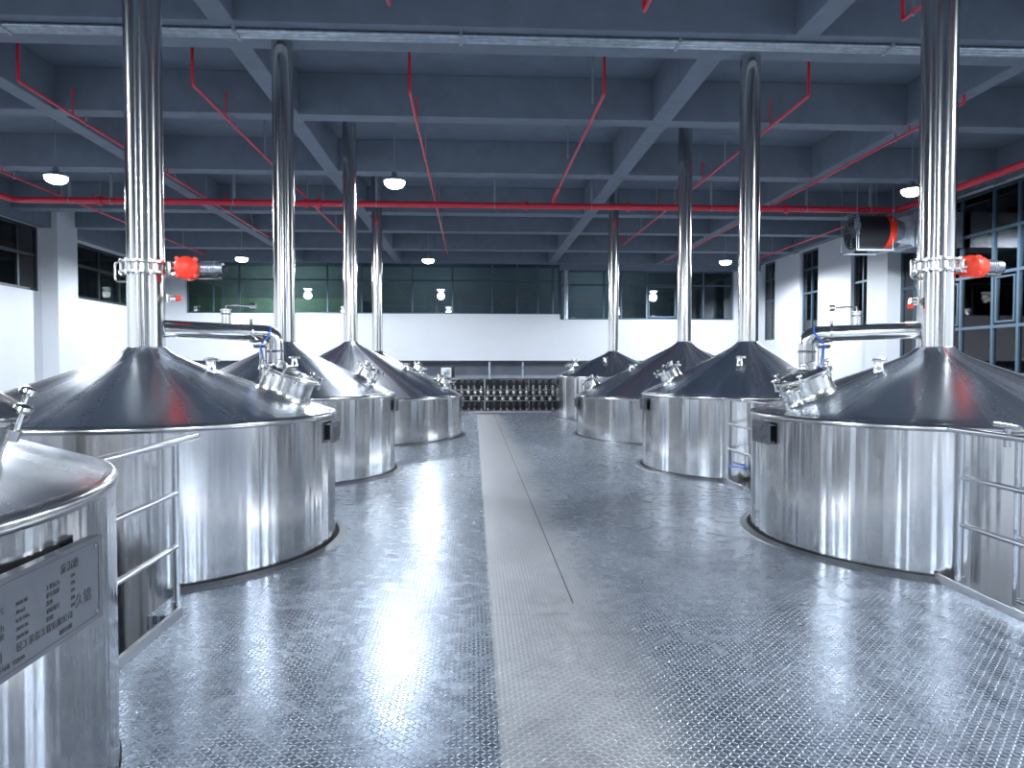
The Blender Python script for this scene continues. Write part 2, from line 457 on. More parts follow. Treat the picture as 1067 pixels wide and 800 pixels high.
def make_tank(n, label, group=None):
    _, x, y, R, zr, za, s = next(t for t in TANKS if t[0] == n)
    t = thing('brewing_tank', label, 'tank', (x,y,ZG), group)
    up = -ZG
    # everything of the tank is built with the deck level at 'up'
    class P: pass
    def lift(o):
        o.location.z += up; return o
    # shell
    mb = MB(); mb.lathe([(0,ZG+.35),(R*.6,ZG+.36),(R-.05,ZG+.6),(R,ZG+.75),(R,-.5),(R,0),(R,zr-.045)], 160)
    lift(mb.out('shell', M['shell'], t))
    mb = MB(); mb.lathe([(R,zr-.046),(R+.006,zr-.042),(R+.011,zr-.03),(R+.011,zr-.014),(R+.004,zr-.002),(R-.012,zr+.006),(R-.03,zr+.012)], 160)
    lift(mb.out('rim_band', M['bright'], t, ang=80))
    pr = [(R-.028, zr+.010)]
    for k in range(41):
        r = (R-.03) + (.157-(R-.03))*(k/40)**.75
        pr.append((r, cone_z(r,R,zr,za)))
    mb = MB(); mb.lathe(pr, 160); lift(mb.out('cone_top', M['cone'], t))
    # legs on the lower floor
    for k in range(4):
        a = PI/4+k*PI/2
        mb = MB(); mb.cyl((R*.8*math.cos(a),R*.8*math.sin(a),ZG),(R*.8*math.cos(a),R*.8*math.sin(a),ZG+.5),.07,14); mb.cyl((R*.8*math.cos(a),R*.8*math.sin(a),ZG),(R*.8*math.cos(a),R*.8*math.sin(a),ZG+.03),.12,14)
        lift(mb.out('leg', M['dull'], t))
    # stack
    rs = .155
    mb = MB(); mb.lathe([(rs,za-.03),(rs,ZS+.02)], 64)
    st = lift(mb.out('exhaust_stack', M['stack'], t))
    mb = MB(); mb.torus(rs+.001,.005,TR((0,0,za+.002)),64,6)
    mb.out('weld_seam', M['dull'], st)
    az = 0 if s > 0 else PI
    big = R > 2
    rm = 2.08 if big else 1.20
    rad = .23 if n in ('L0','L1','R1') else .16
    lift(manway(t, rm, az, R, zr, za, rad, 6, .17 if rad > .2 else .14))
    if n in ('L1','R1','L0'): lift(nozzle(t, .6, az-(.15 if s > 0 else -.15), R, zr, za))
    elif big: lift(nozzle(t, 1.3, az-(.25 if s > 0 else -.25), R, zr, za, 1.4))
    else: lift(nozzle(t, .75, -1.15 if s > 0 else PI+1.05, R, zr, za, 1.1))
    if n in ('L3',): lift(nozzle(t, 1.75, az+.5, R, zr, za, 1.5))
    if n == 'L0': lift(nameplate(t, R, s, .90, .62, .27, .05, -.14))
    elif n in ('R1',): lift(nameplate(t, R, s, zr-.17, .34, .19, .05, -.02))
    else: lift(nameplate(t, R, s, zr-.17, .30, .18, .05, -.02))
    if n in ('L1','R1'):
        fz = 2.46 if n == 'L1' else 2.52
        # butterfly damper: two flanges with bolts between
        mb = MB()
        for dz in (-.045,.045): mb.lathe([(rs,fz+dz-.009),(rs+.062,fz+dz-.009),(rs+.062,fz+dz+.009),(rs,fz+dz+.009)], 64)
        mb.lathe([(rs+.02,fz-.037),(rs+.02,fz+.037)], 64)
        fl = lift(mb.out('damper_flange', M['bright'], t))
        for k in range(12):
            a = 2*PI*k/12+.1
            mb = MB(); c, q = math.cos(a)*(rs+.046), math.sin(a)*(rs+.046)
            mb.cyl((c,q,fz-.068),(c,q,fz+.068),.0085,8); mb.cyl((c,q,fz+.054),(c,q,fz+.066),.015,6); mb.cyl((c,q,fz-.066),(c,q,fz-.054),.015,6)
            mb.out('bolt', M['bright'], fl)
        # drip loop pipe hanging off the flange, away from the actuator
        mb = MB(); mb.tube([(-(rs+.03),-.02,fz+.05),(-(rs+.10),-.02,fz+.05),(-(rs+.10),-.02,fz-.12),(-(rs+.0),-.02,fz-.12)],.011,10,.04)
        mb.out('bypass_pipe', M['bright'], fl)
        # actuator points to +x
        ax = rs+.04
        mb = MB(); mb.cyl((ax,0,fz),(ax+.09,-.03,fz),.03,16); mb.box((ax+.06,-.02,fz-.05),(.10,.05,.02)); mb.box((ax+.03,-.01,fz),(.03,.09,.12),None,.006)
        ac = lift(mb.out('damper_actuator', M['bright'], t))
        cx = ax+.17; q = Matrix.Rotation(PI/2,4,'X')
        T = TR((cx,0,fz)) @ Matrix.Rotation(math.radians(14 if n=='L1' else -60),4,'Z') @ q
        mb = MB(); mb.lathe([(0,-.10),(.098,-.10),(.10,-.09),(.10,.085),(.094,.10),(.085,.107),(0,.112)], 40, T)
        for k in range(4):
            a = PI/4+k*PI/2; mb.lathe([(0,.05),(.02,.05),(.02,.105),(0,.107)], 10, T @ TR((.103*math.cos(a),.103*math.sin(a),0)))
        mb.out('actuator_housing', M['orange'], ac)
        mb = MB(); mb.lathe([(.06,0),(.065,.02),(.058,.04),(.058,.14),(.05,.16),(.05,.20),(0,.2)], 24, TR((cx+.10,.04,fz+.01)) @ Matrix.Rotation(PI/2,4,'Y'))
        for k in range(5): mb.torus(.059,.006,TR((cx+.145+k*.022,.04,fz+.01)) @ Matrix.Rotation(PI/2,4,'Y'),24,6)
        mb.out('actuator_motor', M['galv'], ac)
        mb = MB(); mb.b2((cx+.06,.0,fz-.085),(cx+.27,.09,fz-.07),.003); mb.tube([(cx+.29,.04,fz+.03),(cx+.33,.04,fz+.02),(cx+.32,.04,fz-.05),(cx+.25,.04,fz-.06)],.012,8,.03)
        mb.cyl((cx+.28,.04,fz+.0),(cx+.31,.04,fz+.0),.035,14)
        mb.out('actuator_bracket', M['black'], ac)
        # small spray valve on the stack with a red cap
        vz = fz-.27 if n == 'L1' else fz-.33; d = 1 if n == 'L1' else -1
        mb = MB(); mb.cyl((d*rs*.98,0,vz),(d*(rs+.10),-.02,vz),.016,12); mb.lathe([(0,-.02),(.028,-.02),(.028,.03),(0,.03)],14,TR((d*(rs+.09),-.02,vz)) @ Matrix.Rotation(PI/2,4,'Y')); mb.box((d*(rs+.05),-.01,vz),(.012,.075,.07))
        v = lift(mb.out('spray_valve', M['bright'], t))
        mb = MB(); mb.lathe([(0,-.055),(.024,-.055),(.028,-.02),(0,-.02)] if n=='R1' else [(0,0),(.028,0),(.024,.04),(0,.045)],14,TR((d*(rs+(.10 if n=='R1' else .115)),-.02,vz-(.01 if n=='R1' else .0))) @ (Matrix() if n=='R1' else Matrix.Rotation(PI/2*.9,4,'Y')))
        mb.out('valve_cap', M['orange'], v)
        # condensate pipe from stack foot, over an elbow and down through the cone
        ex = s*1.0; ey = .48; pz = 1.93
        pe = cone_z(math.hypot(ex,ey),R,zr,za)
        mb = MB(); mb.tube([(0,0,pz+.0),(ex,ey,pz-.03),(ex,ey,pe-.04)],.078,28,.11,False)
        sp = lift(mb.out('condensate_pipe', M['stack'], t))
        mb = MB()
        d3 = Vector((ex,ey,0)).normalized()
        for f_ in (.80,):
            p = Vector((ex*f_,ey*f_,pz-.03*f_)); mb.torus(.084,.012,TR(p) @ d3.to_track_quat('Z','Y').to_matrix().to_4x4(),32,8); mb.cyl(p+Vector((0,0,.08)),p+Vector((0,0,.13)),.015,8)
        mb.out('pipe_clamp', M['bright'], sp)
        for uz in (pz-.2, pe+.09): MB().torus(.082,.011,TR((ex,ey,uz)),32,8).out('pipe_union', M['bright'], sp)
        # second thin drain line beside it with instrument and blue air hose
        mb = MB(); mb.tube([(ex*.86,ey*.86-.05,pz-.08),(ex*.92,ey-.13,pz-.12),(ex*.92,ey-.13,pe-.03)],.032,16,.08,False)
        mb.lathe([(0,-.06),(.04,-.06),(.045,.05),(.02,.06),(0,.06)],18,TR((ex*.90,ey-.14,pz-.13)) @ Matrix.Rotation(PI/2*.95,4,'Y'))
        mb.out('drain_line', M['bright'], sp)
        mb = MB(); mb.tube([(ex*.98,ey-.10,pz+.04),(ex*1.0,ey-.15,pz-.02),(ex*.96,ey-.19,pz-.10),(ex*.90,ey-.17,pz-.14),(ex*.93,ey-.18,pz-.24),(ex*.955,ey-.17,pe+.16),(ex*.95,ey-.2,pe+.1)],.0075,8,.03)
        mb.out('air_hose', M['blue'], sp)
        # vent stub with counterweight arm on top of the pipe
        f_ = .60; p = Vector((ex*f_,ey*f_,pz+.055))
        mb = MB(); mb.lathe([(.042,0),(.042,.12),(.05,.122),(.05,.135),(0,.137)],24,TR(p)); mb.torus(.046,.006,TR(p+Vector((0,0,.09))),24,6)
        vs = mb.out('vent_stub', M['bright'], sp)
        ad = 1 if n == 'L1' else -1
        mb = MB(); mb.tube([p+Vector((0,0,.13)),p+Vector((0,0,.17)),p+Vector((ad*.10,.0,.175)),p+Vector((ad*.24,.02,.165))],.008,8,.01); mb.cyl(p+Vector((ad*.22,.02,.165)),p+Vector((ad*.27,.02,.165)),.032,18)
        mb.out('counterweight_arm', M['bright'], sp)
    if n == 'R1':   # small flanged port beside the manway
        lift(manway(t, 1.40, PI+.10, R, zr, za, .06, 4, .12))
    if n == 'L0':
        mb = MB(); a0 = -.02
        mb.lathe([(R+.002,.15),(R+.0035,.151),(R+.0035,.68),(R+.002,.681)],4,None,.44,.452); lift(mb.out('blue_film_strip', M['blue'], t))
    if n == 'R2':
        a = math.radians(-112); d = Vector((math.cos(a),math.sin(a),0))
        mb = MB(); mb.cyl(d*(R-.02)+Vector((0,0,.14)),d*(R+.14)+Vector((0,0,.14)),.022,12); mb.cyl(d*(R+.05)+Vector((0,0,.14)),d*(R+.07)+Vector((0,0,.14)),.06,18); mb.cyl(d*(R+.12)+Vector((0,0,.14)),d*(R+.15)+Vector((0,0,.14)),.045,18)
        v = lift(mb.out('sample_valve', M['bright'], t))
        mb = MB(); mb.tube([d*(R+.09)+Vector((0,0,.16)),d*(R+.09)+Vector((0,0,.22)),d*(R+.12)+Vector((-.24,0,.24))],.011,8,.02)
        mb.out('valve_handle', M['blue'], v)
    return t

make_tank('L0', 'nearest left steel tank, cut off by the frame, with the large grey nameplate')
make_tank('L1', 'large left steel tank with red damper actuator on its stack, behind the left railing')
make_tank('L2', 'second left steel tank with a stack but no actuator, just behind the actuator tank')
make_tank('L3', 'wide low steel tank with broad cone, on the left side far down the aisle')
make_tank('L4', 'farthest left steel tank, mostly hidden behind the wide low left tank')
make_tank('R1', 'nearest right steel tank with red damper actuator on its stack beside the glazed wall')
make_tank('R2', 'right steel tank without actuator, directly behind the right actuator tank')
make_tank('R3', 'wide low steel tank on the right side of the aisle, before the farthest one')
make_tank('R4', 'farthest right steel tank, narrow and tall rimmed, beside the valve rack')

# ------------------------------------------------------------------ railings
def railing(label, x, y0, y1, posts, tops=(1.11,.78,.44), r=.021):
    t = thing('railing', label, 'railing', (x,(y0+y1)/2,0))
    ym = (y0+y1)/2
    for k, z in enumerate(tops):
        yb = y1 if k == 0 else max(posts)
        MB().cyl((0,y0-ym,z),(0,yb-ym,z),r*(1.1 if k == 0 else .9),16).out('top_rail' if k == 0 else 'mid_rail', M['rail'], t)
    for y in posts:
        mb = MB(); mb.cyl((0,y-ym,-.1),(0,y-ym,tops[0]-.01),r,16); mb.cyl((0,y-ym,-.1),(0,y-ym,.09),r*1.5,16)
        mb.out('post', M['rail'], t)
    return t
rl = railing('steel tube railing on the left between nearest tank and actuator tank', -1.90, 3.56, 4.98, [4.62])
railing('short steel tube railing between the two nearest right tanks', 3.45, 7.86, 9.50, [9.44, 7.95], (1.14,.80,.46))
rr = railing('steel tube railing in the right foreground beside the actuator tank', 3.47, 2.6, 5.0, [4.86], (1.13,.80,.46))
g = thing('access_gate', 'steel tube gate with T handles just behind the right foreground railing', 'gate', (3.62,3.7,0))
for z in (.78,.45,.03): MB().cyl((0,-1.1,z),(0,.82,z),.016,14).out('gate_rail', M['rail'], g)
MB().cyl((0,.82,-.1),(0,.82,1.10),.022,16).out('gate_post', M['rail'], g)
for y in (.85,.38):
    mb = MB(); mb.cyl((-.10,y-.16,1.19),(-.02,y+.16,1.19),.017,14); mb.cyl((-.06,y,1.18),(-.06,y,1.05),.022,14)
    mb.cyl((-.06,y,1.11),(.0,y-.04,1.11),.012,10)
    mb.out('t_handle', M['rail'], g)

# ------------------------------------------------------------------ room shell
def rect_wall(name, axis, pos, thick, u0, u1, z0, z1, holes, mat):
    """wall of boxes around rectangular holes; axis 'x' = plane of constant x"""
    mb = MB()
    us = sorted(set([u0,u1]+[h[0] for h in holes]+[h[1] for h in holes])); zs = sorted(set([z0,z1]+[h[2] for h in holes]+[h[3] for h in holes]))
    for a, b in zip(us, us[1:]):
        run = None
        for c, d in zip(zs, zs[1:]):
            inside = any(h[0] < (a+b)/2 < h[1] and h[2] < (c+d)/2 < h[3] for h in holes)
            if inside: continue
            if axis == 'x': mb.b2((pos,a,c),(pos+thick,b,d))
            else: mb.b2((a,pos,c),(b,pos+thick,d))
    bmesh.ops.remove_doubles(mb.bm, verts=mb.bm.verts[:], dist=1e-5)
    return struct(mb.out(name, mat, smooth=False))
wn = [0]
def window(axis, pos, u0, u1, z0, z1, vs, hs, fr='frame', w=.07, depth=.09, sashes=()):
    wn[0] += 1
    mb = MB()
    def bar(ua, ub, za, zb):
        if axis == 'x': mb.b2((pos-depth/2,ua,za),(pos+depth/2,ub,zb),.006)
        else: mb.b2((ua,pos-depth/2,za),(ub,pos+depth/2,zb),.006)
    bar(u0,u0+w,z0,z1); bar(u1-w,u1,z0,z1); bar(u0+w,u1-w,z0,z0+w); bar(u0+w,u1-w,z1-w,z1)
    for v in vs: bar(v-w/2,v+w/2,z0+w,z1-w)
    for h in hs:
        ed = sorted([u0+w/2]+list(vs)+[u1-w/2])
        for a, b in zip(ed, ed[1:]): bar(a+w/2,b-w/2,h-w/2,h+w/2)
    for (a, b, c, d) in sashes:
        q = .05
        bar(a,a+q,c,d); bar(b-q,b,c,d); bar(a+q,b-q,c,c+q); bar(a+q,b-q,d-q,d)
    o = struct(mb.out('window_%d' % wn[0], M[fr], smooth=False))
    mb = MB()
    if axis == 'x': mb.b2((pos-.006,u0+w*.5,z0+w*.5),(pos+.006,u1-w*.5,z1-w*.5))
    else: mb.b2((u0+w*.5,pos-.006,z0+w*.5),(u1-w*.5,pos+.006,z1-w*.5))
    mb.out('pane', M['glass'], o, smooth=False)
    return o
ZW = 7.3
# back wall: white band with a glazed gallery above and an open recess below
bh = [(-13.4,4.15,4.02,6.75),(4.15,12.65,3.77,6.15)]
rect_wall('wall_back', 'y', YB, .25, XL, XR, 1.78, ZW, bh, M['wall'])
window('y', YB+.2, -13.4, 4.15, 4.02, 6.75, [-12.2,-11.0,-8.7,-6.9,-5.3,-4.6,-2.9,-1.0,.9,2.1,3.1], [5.62], 'frame')
window('y', YB+.2, 4.15, 12.65, 3.77, 6.15, [6.3,7.15,8.4,9.9,11.2], [5.45], 'frame', .08, sashes=[(8.48,9.82,3.9,5.38)])
rect_wall('wall_recess', 'y', YB+.9, .2, XL, XR, ZG, 1.78, [], M['lowwall'])
trim(MB().b2((XL,YB-.02,1.70),(XR,YB+.9,1.80)), M['black'])
# left wall
lh = [(17.0,24.5,4.03,6.15),(26.6,32.6,4.03,6.05)]
rect_wall('wall_left', 'x', XL-.25, .25, YF, YB+.25, .3, ZW, lh+[(4,14,4.03,6.15)], M['wall'])
window('x', XL-.10, 17.0, 24.5, 4.03, 6.15, [18.8,20.6,22.4,23.5], [5.2], 'darkframe', .1)
window('x', XL-.10, 26.6, 32.6, 4.03, 6.05, [28.4,30.0,31.4], [5.25], 'darkframe', .1)
window('x', XL-.10, 4.0, 14.0, 4.03, 6.15, [6.5,9,11.5], [5.2], 'darkframe', .1)
trim(MB().b2((XL,24.6,.3),(-13.86,25.8,ZS)), M['wall'])
trim(MB().b2((XL,14.6,.3),(-13.86,15.8,ZS)), M['wall'])
# right wall: slot windows far, large glazing near
rh = [(32.1,33.5,2.75,6.42),(28.0,29.6,2.75,6.36),(24.3,25.5,2.75,6.30),(8.0,22.5,1.3,6.35)]
rect_wall('wall_right', 'x', XR, .25, YF, YB+.25, .3, ZW, rh, M['wall'])
for a, b, c, d in rh[:3]: window('x', XR+.17, a, b, c, d, [(a+b)/2], [4.6,5.6], 'frame', .08)
vs = []; y = 8.9
while y < 22.2: vs.append(round(y,2)); y += .9 if len(vs) % 2 else 1.25
window('x', XR+.10, 8.0, 22.5, 1.3, 6.35, vs, [2.62,4.05,5.2], 'frame', .085, .12, sashes=[(a+.1,b-.1,2.72,3.95) for a, b in zip(vs[:-1:2], vs[1::2])])
trim(MB().b2((13.45,22.5,.3),(XR,23.7,ZB)), M['wall'])
trim(MB().b2((13.3,10.2,ZB-.12),(13.42,22.6,ZB+.05)), M['galv'])
rect_wall('wall_left_lower', 'x', XL-.25, .25, YF, YB+.25, ZG, .3, [], M['lowwall'])
rect_wall('wall_right_lower', 'x', XR, .25, YF, YB+.25, ZG, .3, [], M['lowwall'])
# rear wall behind the camera, window slots added for streaked tank reflections
rect_wall('wall_rear', 'y', YF-.25, .25, XL, XR, ZG, ZW, [(a,a+2.1,.2,6.1) for a in (-13,-9.6,-6.2,-2.8,.6,4,7.4,10.8)], M['wall'])
for a in (-13,-9.6,-6.2,-2.8,.6,4,7.4,10.8): window('y', YF-.12, a, a+2.1, .2, 6.1, [a+1.05], [1.6,3.2,4.7], 'frame', .08)
# rooms beyond the glass
struct(MB().b2((XL-3,YB+7,ZG),(XR+2,YB+7.2,ZW)).out('wall_gallery', M['roomwall'], smooth=False))
struct(MB().b2((XL-3,YB+6.4,3.4),(-6.2,YB+6.5,5.3)).out('wall_gallery_green', M['green'], smooth=False))
struct(MB().b2((XL-3,YB+.3,3.3),(XR+2,YB+7,3.4)).out('floor_gallery', M['ground'], smooth=False))
struct(MB().b2((XR+2.6,YF,ZG),(XR+2.8,YB+7,ZW)).out('wall_outer_right', M['roomwall'], smooth=False))
struct(MB().b2((XL-3.2,YF,ZG),(XL-3,YB+7,ZW)).out('wall_outer_left', M['roomwall'], smooth=False))
struct(MB().b2((XL-3.2,YF-3.2,ZG),(XR+2.8,YF-3,ZW)).out('wall_outer_rear', M['roomwall'], smooth=False))
# ceiling slab and beams
struct(MB().b2((XL-3.2,YF-3.2,ZS),(XR+2.8,YB+7.2,ZS+.2)).out('ceiling', M['ceil'], smooth=False))
for y, w in ((10.64,.88),(14.08,.38),(18.1,.45),(22.8,.5),(25.9,.45),(29.9,.5),(33.7,.5),(6.6,.4),(2.4,.4),(-2,.45),(-6.2,.4),(-10,.4)):
    trim(MB().b2((XL,y-w/2,ZB),(XR,y+w/2,ZS),.012), M['beam'])
for x, w in ((-8.0,.34),(-3.5,.34),(3.7,.38),(8.8,.30)):
    trim(MB().b2((x-w/2,10.9,ZB+.002),(x+w/2,YB,ZS),.012), M['beam'])
for x, w in ((-8.0,.34),(-3.5,.34),(4.85,.36),(8.8,.30)):
    trim(MB().b2((x-w/2,YF,ZB+.002),(x+w/2,10.3,ZS),.012), M['beam'])
trim(MB().b2((XL,YF,6.16),(XL+.35,YB,ZS-.001)), M['beam'])
trim(MB().b2((XR-.32,YF,6.42),(XR,YB,ZS-.001)), M['beam'])
trim(MB().b2((4.15,YB-.25,6.12),(XR,YB-.01,6.5)), M['beam'])
# drain pipe by the gallery glass
tag(MB().cyl((4.44,34.0,3.77),(4.44,34.0,6.15),.12,24).out('downpipe', M['galv']), 'pale vertical downpipe in front of the gallery glazing above the white wall', 'pipe')
tag(MB().cyl((3.8,34.05,4.02),(3.8,34.05,6.7),.06,16).out('downpipe', M['frame']), 'thin dark vertical pipe left of the pale downpipe at the gallery glazing', 'pipe')
# conduits strapped under the wide front beam
ct = thing('conduit_run', 'bright galvanised conduits running under the wide front ceiling beam', 'conduit', (0,10.6,ZB-.04))
for k, dy in enumerate((-.20,-.11,-.02)):
    MB().cyl((XL+.3-0,dy,.0),(XR-.3,dy,.0),.032,12).out('conduit', M['galv'], ct)
for k in range(9):
    MB().b2((-13+k*3.2,-.26,-.04),(-12.95+k*3.2,.04,.045)).out('strap', M['hang'], ct)

# ------------------------------------------------------------------ fire pipes
def branch(x, segs, label, main=False):
    t = thing('sprinkler_pipe', label, 'pipe', (x,segs[0][0],6.25))
    y0 = segs[0][0]
    for a, b in segs:
        top = ZS-6.25
        MB().tube([(0,a-y0,top),(0,a-y0,0),(0,b-y0,0),(0,b-y0,.0+(top*.55 if b < 12 else .35))],.026,12,.05).out('pipe_run', M['red'], t)
        y = a+1.6; k = 0
        while y < b-.6:
            if k % 2 == 0:
                mb = MB(); mb.cyl((0,y-y0,.0),(0,y-y0,.42),.013,8); mb.lathe([(0,.42),(.03,.42),(.012,.45),(.035,.48),(0,.485)],10,TR((0,y-y0,0)))
                mb.out('sprinkler_head', M['red'], t)
            mb = MB(); yy = y+.45-y0; mb.b2((-.012,yy-.02,-.05),(.012,yy+.02,top)); mb.torus(.034,.008,TR((0,yy,0)) @ Matrix.Rotation(PI/2,4,'X'),14,6)
            mb.out('hanger', M['hang'], t)
            y += 2.05; k += 1
    return t
for x, segs, lab in (
    (-11.35,[(12.2,30.7)],'thin red sprinkler pipe nearest the left wall, before the left windows'),
    (-7.45,[(12.2,26.5)],'red sprinkler pipe running beside the leftmost long ceiling beam'),
    (-4.65,[(12.19,25.5)],'red sprinkler pipe between the two nearest left exhaust stacks'),
    (-1.08,[(1.0,9.39),(12.29,30.0)],'red sprinkler pipe over the aisle, left of centre, right of the hanging lamp'),
    (5.80,[(1.0,9.43),(12.13,27.4)],'red sprinkler pipe crossing behind the second right exhaust stack'),
    (8.71,[(12.29,32.0)],'red sprinkler pipe running beside the rightmost long ceiling beam')):
    branch(x, segs, lab)
t = thing('sprinkler_pipe', 'pale red pipe over the aisle that elbows down into the red main', 'pipe', (2.25,12.24,6.25))
MB().tube([(0,0,ZS-6.25),(0,0,0),(0,5.6,0),(0,7.6,-.02)],.026,12,.05).out('pipe_run', M['red'], t)
MB().tube([(0,6.4,0),(0,7.75,0),(0,7.8,-.10)],.05,16,.05).out('elbow', M['red'], t)
MB().tube([(0,-11,0),(0,-2.86,0),(0,-2.86,.5)],.026,12,.05).out('pipe_run', M['red'], t)
for yy in (.3,3.6): MB().b2((-.16,yy,-.05),(-.13,yy+.04,ZS-6.25)).out('hanger', M['hang'], t)
t = thing('fire_main', 'thick red fire main crossing the whole hall under the beams', 'pipe', (0,20.15,6.09))
MB().tube([(-12.5,-19,0),(-12.5,0,0),(12.3,0,0),(12.3,-16,0)],.085,20,.25).out('pipe_run', M['red'], t)
for x in (-4.62,-4.3,-10.2,1.5,4.4,9.0): MB().cyl((x-.05,0,0),(x+.05,0,0),.125,18).out('pipe_coupling', M['red'], t)
for x in (-11,-9.9,-6.6,-2.7,.6,3.35,6.8,9.6,11.5):
    mb = MB(); mb.b2((x-.03,-.03,.0),(x+.03,.03,ZS-6.09)); mb.torus(.095,.012,TR((x,0,0)) @ Matrix.Rotation(PI/2,4,'Y'),18,6); mb.out('hanger', M['hang'], t)
t = thing('sprinkler_pipe', 'red sprinkler pipe along the right wall beyond the ceiling fan', 'pipe', (12.45,21.5,6.25))
MB().tube([(0,0,0),(0,9.3,0),(0,9.3,.5)],.03,12,.05).out('pipe_run', M['red'], t)
for yy in (1.5,4.6,7.6): MB().b2((-.012,yy,-.04),(.012,yy+.04,ZS-6.25)).out('hanger', M['hang'], t)
# small dome detectors on the slab
for x, y, lab in ((-1.75,15.9,'left small white smoke detector on the ceiling over the aisle'),(4.85,15.5,'right small white smoke detector on the ceiling over the aisle'),(-12.0,15.6,'small white smoke detector on the ceiling at the far left')):
    mb = MB(); mb.lathe([(.09,0),(.09,-.03),(.06,-.06),(0,-.065)],20); tag(mb.out('smoke_detector', M['white'], loc=(x,y,ZS)), lab, 'smoke detector')

# ------------------------------------------------------------------ lamps
def make_lamp():
    t = thing('pendant_lamp', 'x', 'lamp', (0,0,5.8), 'high bay lamps hanging from the ceiling')
    mb = MB(); mb.lathe([(0,.20),(.06,.20),(.07,.10),(.15,.07),(.24,.02),(.25,-.01),(.235,-.012)],32); mb.out('lamp_housing', M['galv'], t)
    mb = MB(); mb.lathe([(.235,-.011),(.23,-.06),(.19,-.12),(.11,-.155),(0,-.165)],32); mb.out('lamp_diffuser', M['lamp'], t)
    MB().cyl((0,0,.19),(0,0,ZS-5.8),.011,8).out('hanging_rod', M['hang'], t)
    return t
L0_ = make_lamp()
lamps = [(-9.3,16.5,'lit round pendant lamp hanging at the far left, before the left window'),
         (-1.8,16.5,'lit round pendant lamp hanging over the left side of the aisle'),
         (10.5,16.6,'lit pendant lamp mostly hidden behind the right actuator stack'),
         (-9.1,28.6,'distant lit pendant lamp left of the second left stack'),
         (-1.8,28.6,'distant lit pendant lamp above the aisle near the gallery glass'),
         (10.2,28.4,'distant lit pendant lamp left of the second right stack'),
         (-9.3,4.3,'lit pendant lamp high above the nearest left tanks, close to the camera'),
         (9.0,4.4,'lit pendant lamp over the near right side'),
         (-9.3,-6,'lit pendant lamp in the rear left of the hall'),
         (-1.8,-6,'lit pendant lamp in the rear middle of the hall'),
         (9.0,-6,'lit pendant lamp in the rear right of the hall')]
lamp_things = [L0_] + [copy_tree(L0_) for _ in lamps[1:]]
for o, (x, y, lab) in zip(lamp_things, lamps):
    o.location = (x,y,5.8); o['label'] = lab
    ld = bpy.data.lights.new('lamp_light', 'SPOT'); ld.spot_size = PI; ld.spot_blend = .3; ld.shadow_soft_size = .2; ld.energy = 1800 if x != -1.8 or y < 0 else 420 if y > 20 else 300; ld.color = (.86,.93,1.0)
    lo = bpy.data.objects.new('lamp_light', ld); COL.objects.link(lo); lo.location = (0,0,-.38); lo.parent = o
for x, y, z, e, c in ((-10.5,YB+4,5.6,300,(.8,1,.85)),(7,YB+4,5.6,150,(.8,.95,1)),(-2,YB+4,5.6,120,(.8,.95,1)),(XR+1.4,15,5.5,40,(.8,.9,1)),(XL-1.5,22,5.5,60,(.8,1,.9))):  # added unseen fill lights, no fixtures, to brighten the rooms beyond the glass
    ld = bpy.data.lights.new('room_fill_light', 'SPOT'); ld.spot_size = PI*.95; ld.spot_blend = .5; ld.energy = e; ld.color = c; ld.shadow_soft_size = .3
    lo = bpy.data.objects.new('room_fill_light', ld); COL.objects.link(lo); lo.location = (x,y,z)
    lo.rotation_euler = (PI/2,0,0) if y > YB else (0,-PI/2,0) if x > 0 else (0,PI/2,0)

# ------------------------------------------------------------------ fan with duct, hung by the right wall
f = thing('duct_fan', 'grey axial fan with red collar and duct, hung beside the right windows', 'fan', (10.9,20.0,5.42))
RY = Matrix.Rotation(math.radians(90),4,'Y')
mb = MB(); mb.lathe([(.50,0),(.50,.02),(.47,.03),(.47,.85),(.44,.85),(.44,.02),(.50,0)],40,RY); mb.out('fan_housing', M['black'], f)
mb = MB()
for r_ in (.12,.2,.28,.36,.44): mb.torus(r_,.006,TR((-.03,0,0)) @ RY,36,6)
for k in range(4): a = k*PI/4; mb.tube([(-.03,.48*math.cos(a),.48*math.sin(a)),(-.03,-.48*math.cos(a),-.48*math.sin(a))],.007,6)
mb.out('fan_grille', M['hang'], f)
mb = MB(); mb.cyl((.05,0,0),(.2,0,0),.09,18)
for k in range(6):
    R_ = Matrix.Rotation(k*PI/3,3,'X') @ Matrix.Rotation(.6,3,'Z'); c = Matrix.Rotation(k*PI/3,3,'X') @ Vector((.12,0,.25)); mb.box(c,(.012,.16,.34),R_,.004)
mb.out('fan_blades', M['galv'], f)
mb = MB(); mb.lathe([(.475,.85),(.475,1.05)],40,RY); mb.out('flexible_collar', M['orange'], f)
mb = MB(); mb.lathe([(.45,1.05),(.62,1.55)],4,RY @ Matrix.Rotation(PI/4,4,'Z')); mb.lathe([(.47,1.04),(.44,1.3)],40,RY); mb.out('duct_transition', M['galv'], f, smooth=False)
mb = MB(); mb.b2((1.5,-.5,-.5),(2.95,.5,.5),.01)
for k in range(3): mb.b2((1.6,-.515,-.42+k*.31),(2.5,-.5,-.16+k*.31),.004)
mb.out('duct', M['galv'], f, smooth=False)
mb = MB()
for sy in (-.4,.4): mb.b2((-.12,sy-.02,-.60),(1.0,sy+.02,-.55))
for sx in (-.1,.95): mb.b2((sx-.02,-.45,-.60),(sx+.02,.45,-.55))
mb.tube([(-.06,-.45,-.55),(-.06,-.45,.35),(-.06,-.3,.5),(-.06,.3,.5)],.012,8); mb.out('support_frame', M['hang'], f)
for sx in (-.1,.95):
    for sy in (-.42,.42): MB().cyl((sx,sy,-.58),(sx,sy,ZS-5.42),.010,8).out('hanging_rod', M['hang'], f)

